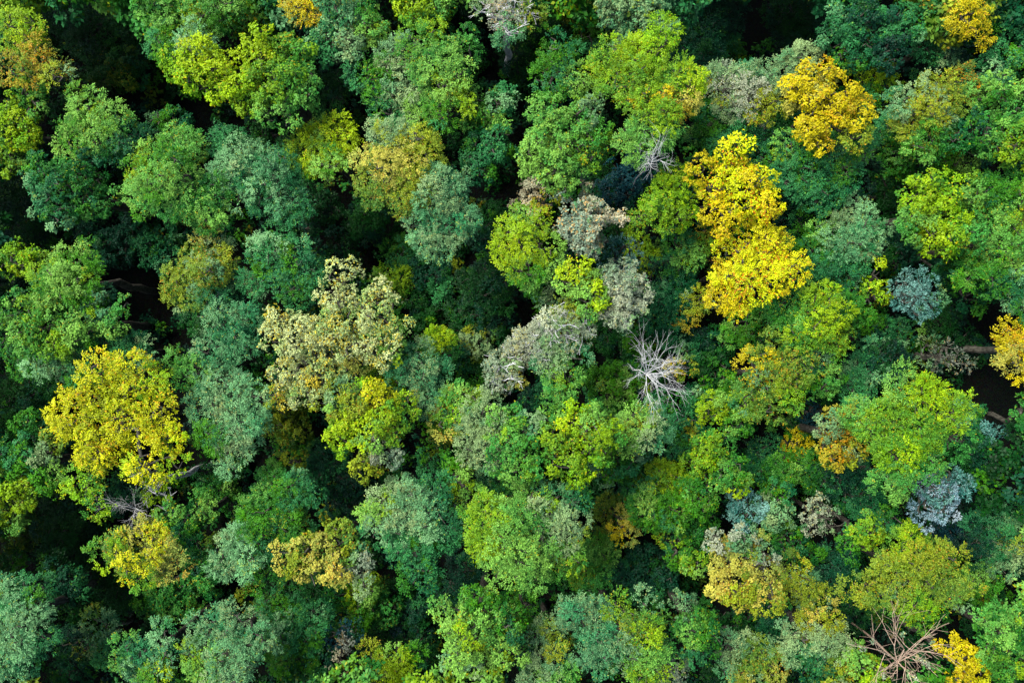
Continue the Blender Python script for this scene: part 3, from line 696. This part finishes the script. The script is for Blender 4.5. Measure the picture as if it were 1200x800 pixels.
def build_tree(t, idx):
    rng = np.random.default_rng(1000 + idx)
    o = t['o']; z = t['z']
    pal = t['pal']
    low = z < 15
    B = []
    cen = np.mean([b[:2] for b in t['blobs']], axis=0)
    wsum = sum(b[2] ** 2 for b in t['blobs'])
    cen = np.array([sum(b[0] * b[2] ** 2 for b in t['blobs']), sum(b[1] * b[2] ** 2 for b in t['blobs'])]) / wsum
    for b in t['blobs']:
        r = b[2] * (H - z) / F
        off = math.hypot(b[0] - cen[0], b[1] - cen[1]) * (H - z) / F
        zt = z - 0.30 * off + rng.normal() * 0.25
        vz = o.get('vz', 0.85)
        c = at(b[0], b[1], zt - r * 0.45)
        c[2] = zt - r * vz
        p = PKEYS.index(b[3] if len(b) > 3 else pal)
        B.append((c, max(r * 0.93 - 0.20, r * 0.72), p))
    if o.get('base'):
        base = at(*o['base'], 0)
    else:
        base = at(cen[0], cen[1], z - 3) * np.array([1, 1, 0])
    base[2] = 0
    root = bpy.data.objects.new(t['name'], None)
    root.empty_display_size = 0.5
    root.location = base
    COL.objects.link(root)
    Bl = [(c - base, r, p) for c, r, p in B]
    dens = o.get('dens', 1.0)
    L = o.get('L', 0.185) * 0.86
    sty = o.get('style') or ('spray' if idx % 5 in (0, 2) or pal in ('SG', 'OL', 'LT') else 'round')
    vz_ = o.get('vz', rng.uniform(0.6, 0.85))
    if o.get('lobes', 1):
        Bl = sub_lobes(Bl, rng, vz_)
    C, Nn, R, P = make_tufts(Bl, rng, k=o.get('k', 1.0), zmin=o.get('zmin', -0.5), tr0=o.get('tr0', 0.38),
                             tr1=o.get('tr1', 0.74), vz=vz_)
    if o.get('skip'):
        kp = rng.random(len(C)) > o['skip']
    else:
        kp = rng.random(len(C)) > 0.06
    axis = np.average(np.array([b[0][:2] for b in Bl]), axis=0, weights=[b[1] ** 2 for b in Bl])
    zb = max(2.0, min(C[:, 2].min() - 0.3, z * 0.6))
    ends = C - Nn * (R * 0.45)[:, None]
    rb = 0.11 + 0.0135 * z * (math.sqrt(wsum) / 75.0) ** 0.6
    P0, P1, R0, R1 = skeleton(ends, rng, zb, axis, rb, 1.0, twigs=o.get('twigs', 0), twig_len=o.get('twl', 0.9),
                              tipr=o.get('tipr', 0.006))
    V, Q = tubes(P0, P1, R0, R1)
    mb = {'silver': M_SILVER, 'pink': M_PINK}.get(o.get('bark'), M_BARK)
    mesh_quads('trunk', V, Q, mb, parent=root, smooth=True)
    if dens > 0:
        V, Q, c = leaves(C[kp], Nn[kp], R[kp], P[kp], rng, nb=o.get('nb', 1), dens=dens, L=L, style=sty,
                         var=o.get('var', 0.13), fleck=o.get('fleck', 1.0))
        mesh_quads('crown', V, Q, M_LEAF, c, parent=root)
        NLEAF[0] += len(Q)
    return root


def bare_tree(t, idx):
    """dead tree: trunk, limbs and fine twigs grown by recursion"""
    rng = np.random.default_rng(2000 + idx)
    o = t['o']; z = t['z']
    (bx, by, _), = t['blobs'][:1]
    base = at(*o['base'], z - 9) * np.array([1, 1, 0])
    root = bpy.data.objects.new(t['name'], None)
    root.location = base
    COL.objects.link(root)
    E = [[], []]          # trunk with limbs, twigs
    fork = at(*o['fork'], z - 3.5) - base
    p0 = np.zeros(3)
    prev = p0; pr = o.get('r', 0.20)
    for s in range(1, 7):
        f = s / 6
        q = fork * np.array([f, f, f]) + rng.normal(size=3) * 0.08 * (f < 1)
        E[0].append((prev, q, pr, pr * 0.90)); prev = q; pr *= 0.90
    fr = pr

    def grow(p, d, ln, r, lev):
        if lev > o.get('levels', 5) or r < o.get('rmin', 0.0028):
            return
        n = 3
        for s in range(n):
            d = unit(d + rng.normal(size=3) * 0.09 + np.array([0, 0, 0.02]))
            q = p + d * ln / n
            r2 = r * 0.86
            E[0 if lev < 3 else 1].append((p, q, r, r2))
            p, r = q, r2
            if lev < 5 and rng.random() < (0.75 if lev > 0 else 0.9):
                dd = unit(d + rng.normal(size=3) * 0.55)
                grow(p, dd, ln * rng.uniform(0.5, 0.75), r * 0.58, lev + 1)
        for _ in range(2):
            dd = unit(d + rng.normal(size=3) * 0.38)
            grow(p, dd, ln * rng.uniform(0.6, 0.8), r * 0.75, lev + 1)

    for (tx, ty, dz, f) in o['limbs']:
        tgt = at(tx, ty, z - dz) - base
        v = tgt - fork
        grow(fork, unit(v), np.linalg.norm(v) * f, fr * 0.75, 0)
    for nm, es in (('trunk', E[0] + E[1]),):
        P0 = np.array([e[0] for e in es]); P1 = np.array([e[1] for e in es])
        R0 = np.array([e[2] for e in es]); R1 = np.array([e[3] for e in es])
        V, Q = tubes(P0, P1, R0, R1)
        mesh_quads(nm, V, Q, {'silver': M_SILVER, 'pink': M_PINK}[o['bark']], parent=root, smooth=True)
    if o.get('leafy'):
        pts = np.array([e[1] for e in E[1]])
        pick = rng.choice(len(pts), int(len(pts) * o['leafy']))
        C = pts[pick]
        n = len(C)
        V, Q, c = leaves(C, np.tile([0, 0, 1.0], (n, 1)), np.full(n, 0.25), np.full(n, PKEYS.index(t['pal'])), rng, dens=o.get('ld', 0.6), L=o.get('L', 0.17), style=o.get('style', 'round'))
        mesh_quads('crown', V, Q, M_LEAF, c, parent=root)
        NLEAF[0] += len(Q)
    return root


def auto_labels():
    """landmark trees carry their own label; the rest are told apart by their colour and the landmarks they stand between"""
    used = set(t['label'] for t in TREES if t['label'])
    def cen(t):
        w = sum(b[2] ** 2 for b in t['blobs'])
        return np.array([sum(b[0] * b[2] ** 2 for b in t['blobs']), sum(b[1] * b[2] ** 2 for b in t['blobs'])]) / w
    LM = [(cen(t), t['nick']) for t in TREES if t['nick']]
    for t in TREES:
        if t['label']:
            continue
        c = cen(t)
        ds = sorted((np.linalg.norm(c - l), i) for i, (l, n) in enumerate(LM) if n != t['nick'])
        rad = max(b[2] for b in t['blobs'])
        tone = PAL[t['pal']][4]
        lvl = 'low shaded' if t['zl'] < 12 else ('half shaded' if t['zl'] < 15.5 else ('small' if rad < 28 else ('broad' if rad > 42 or len(t['blobs']) > 4 else '')))
        tx = 'sparse' if t['o'].get('dens', 1) < 0.6 else ''
        head = ' '.join(w for w in (lvl, tx, tone) if w) + ' tree'

        def where(i):
            d = c - LM[i][0]
            if abs(d[0]) > 1.6 * abs(d[1]):
                s = 'right of' if d[0] > 0 else 'left of'
            elif abs(d[1]) > 1.6 * abs(d[0]):
                s = 'below' if d[1] > 0 else 'above'
            else:
                s = ('below' if d[1] > 0 else 'above') + (' right of' if d[0] > 0 else ' left of')
            return s
        cands = []
        near = [i for _, i in ds[:4]]
        for a in near[:2]:
            for b in near:
                if a != b:
                    cands.append(f'{head} between the {LM[a][1]} and the {LM[b][1]}')
        for a in near:
            cands.append(f'{head} just {where(a)} the {LM[a][1]}')
        for a in near[:3]:
            for b in near:
                if a != b:
                    cands.append(f'{head} {where(a)} the {LM[a][1]}, near the {LM[b][1]}')
        for s in cands:
            if s not in used and len(s.replace(',', '').split()) <= 16:
                break
        used.add(s)
        t['label'] = s


auto_labels()
for i, t in enumerate(TREES):
    if t['o'].get('bare'):
        r = bare_tree(t, i)
    else:
        r = build_tree(t, i)
    tag(r, t['label'], {'dead_tree': 'dead tree', 'shrub': 'shrub'}.get(t['name'], 'tree'), 'trees of the forest')
print('trees', len(TREES), 'leaves', NLEAF[0])


# ------------------------------------------------------------------ undergrowth and the woodland round about
def undergrowth():
    rng = np.random.default_rng(5)
    n = 5200
    X = rng.uniform(-50, 50, n); Y = rng.uniform(-36, 36, n)
    P_ = np.stack([X, Y, X * 0], 1)
    h = snoise(P_, rng, 0.25) * 3.2 + rng.uniform(0, 2.2, n)
    keep = h > -0.6
    for (px, py, r) in ((1165, 480, 48), (1150, 400, 40), (1185, 560, 45), (890, 25, 34), (170, 345, 35), (1165, 340, 25)):
        c = at(px, py, 0)
        keep &= np.hypot(X - c[0], (Y - c[1])) > r * H / F
    C = np.stack([X, Y, np.clip(h, 0.1, 5.5)], 1)[keep]
    m = len(C)
    pk = rng.choice([PKEYS.index(k) for k in ('DG', 'G', 'DT', 'DO')], m, p=[.5, .2, .2, .1])
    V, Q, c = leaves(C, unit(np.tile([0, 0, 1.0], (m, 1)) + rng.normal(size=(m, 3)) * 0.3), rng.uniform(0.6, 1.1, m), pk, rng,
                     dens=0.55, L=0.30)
    o = mesh_quads('undergrowth', V, Q, M_LEAF, c)
    tag(o, 'dim leafy undergrowth on the forest floor between the trees', 'undergrowth', kind='stuff')


def surrounding():
    rng = np.random.default_rng(9)
    B = []
    for x in np.arange(-52, 53, 5.2):
        for y in np.arange(-40, 41, 5.2):
            ax, ay = abs(x), abs(y)
            if ax < 40.0 and ay < 27.5:
                continue
            r = rng.uniform(2.6, 3.8)
            B.append((np.array([x + rng.normal() * 0.8, y + rng.normal() * 0.8, rng.uniform(13, 16.5)]), r,
                      PKEYS.index(str(rng.choice(['G', 'T', 'DG', 'YG', 'LG', 'OL'])))))
    Vs, Qs, Cs, off = [], [], [], 0
    for b in B:
        C, Nn, R, P = make_tufts([b], rng, k=0.5, tr0=0.7, tr1=1.1)
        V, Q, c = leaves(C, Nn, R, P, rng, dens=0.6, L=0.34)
        Vs.append(V); Qs.append(Q + off); Cs.append(c); off += len(V)
    o = mesh_quads('surrounding_woodland', np.concatenate(Vs), np.concatenate(Qs), M_LEAF, np.concatenate(Cs))
    tag(o, 'mixed green woodland that goes on beyond the edges of the picture', 'woodland', kind='stuff')


undergrowth()
surrounding()
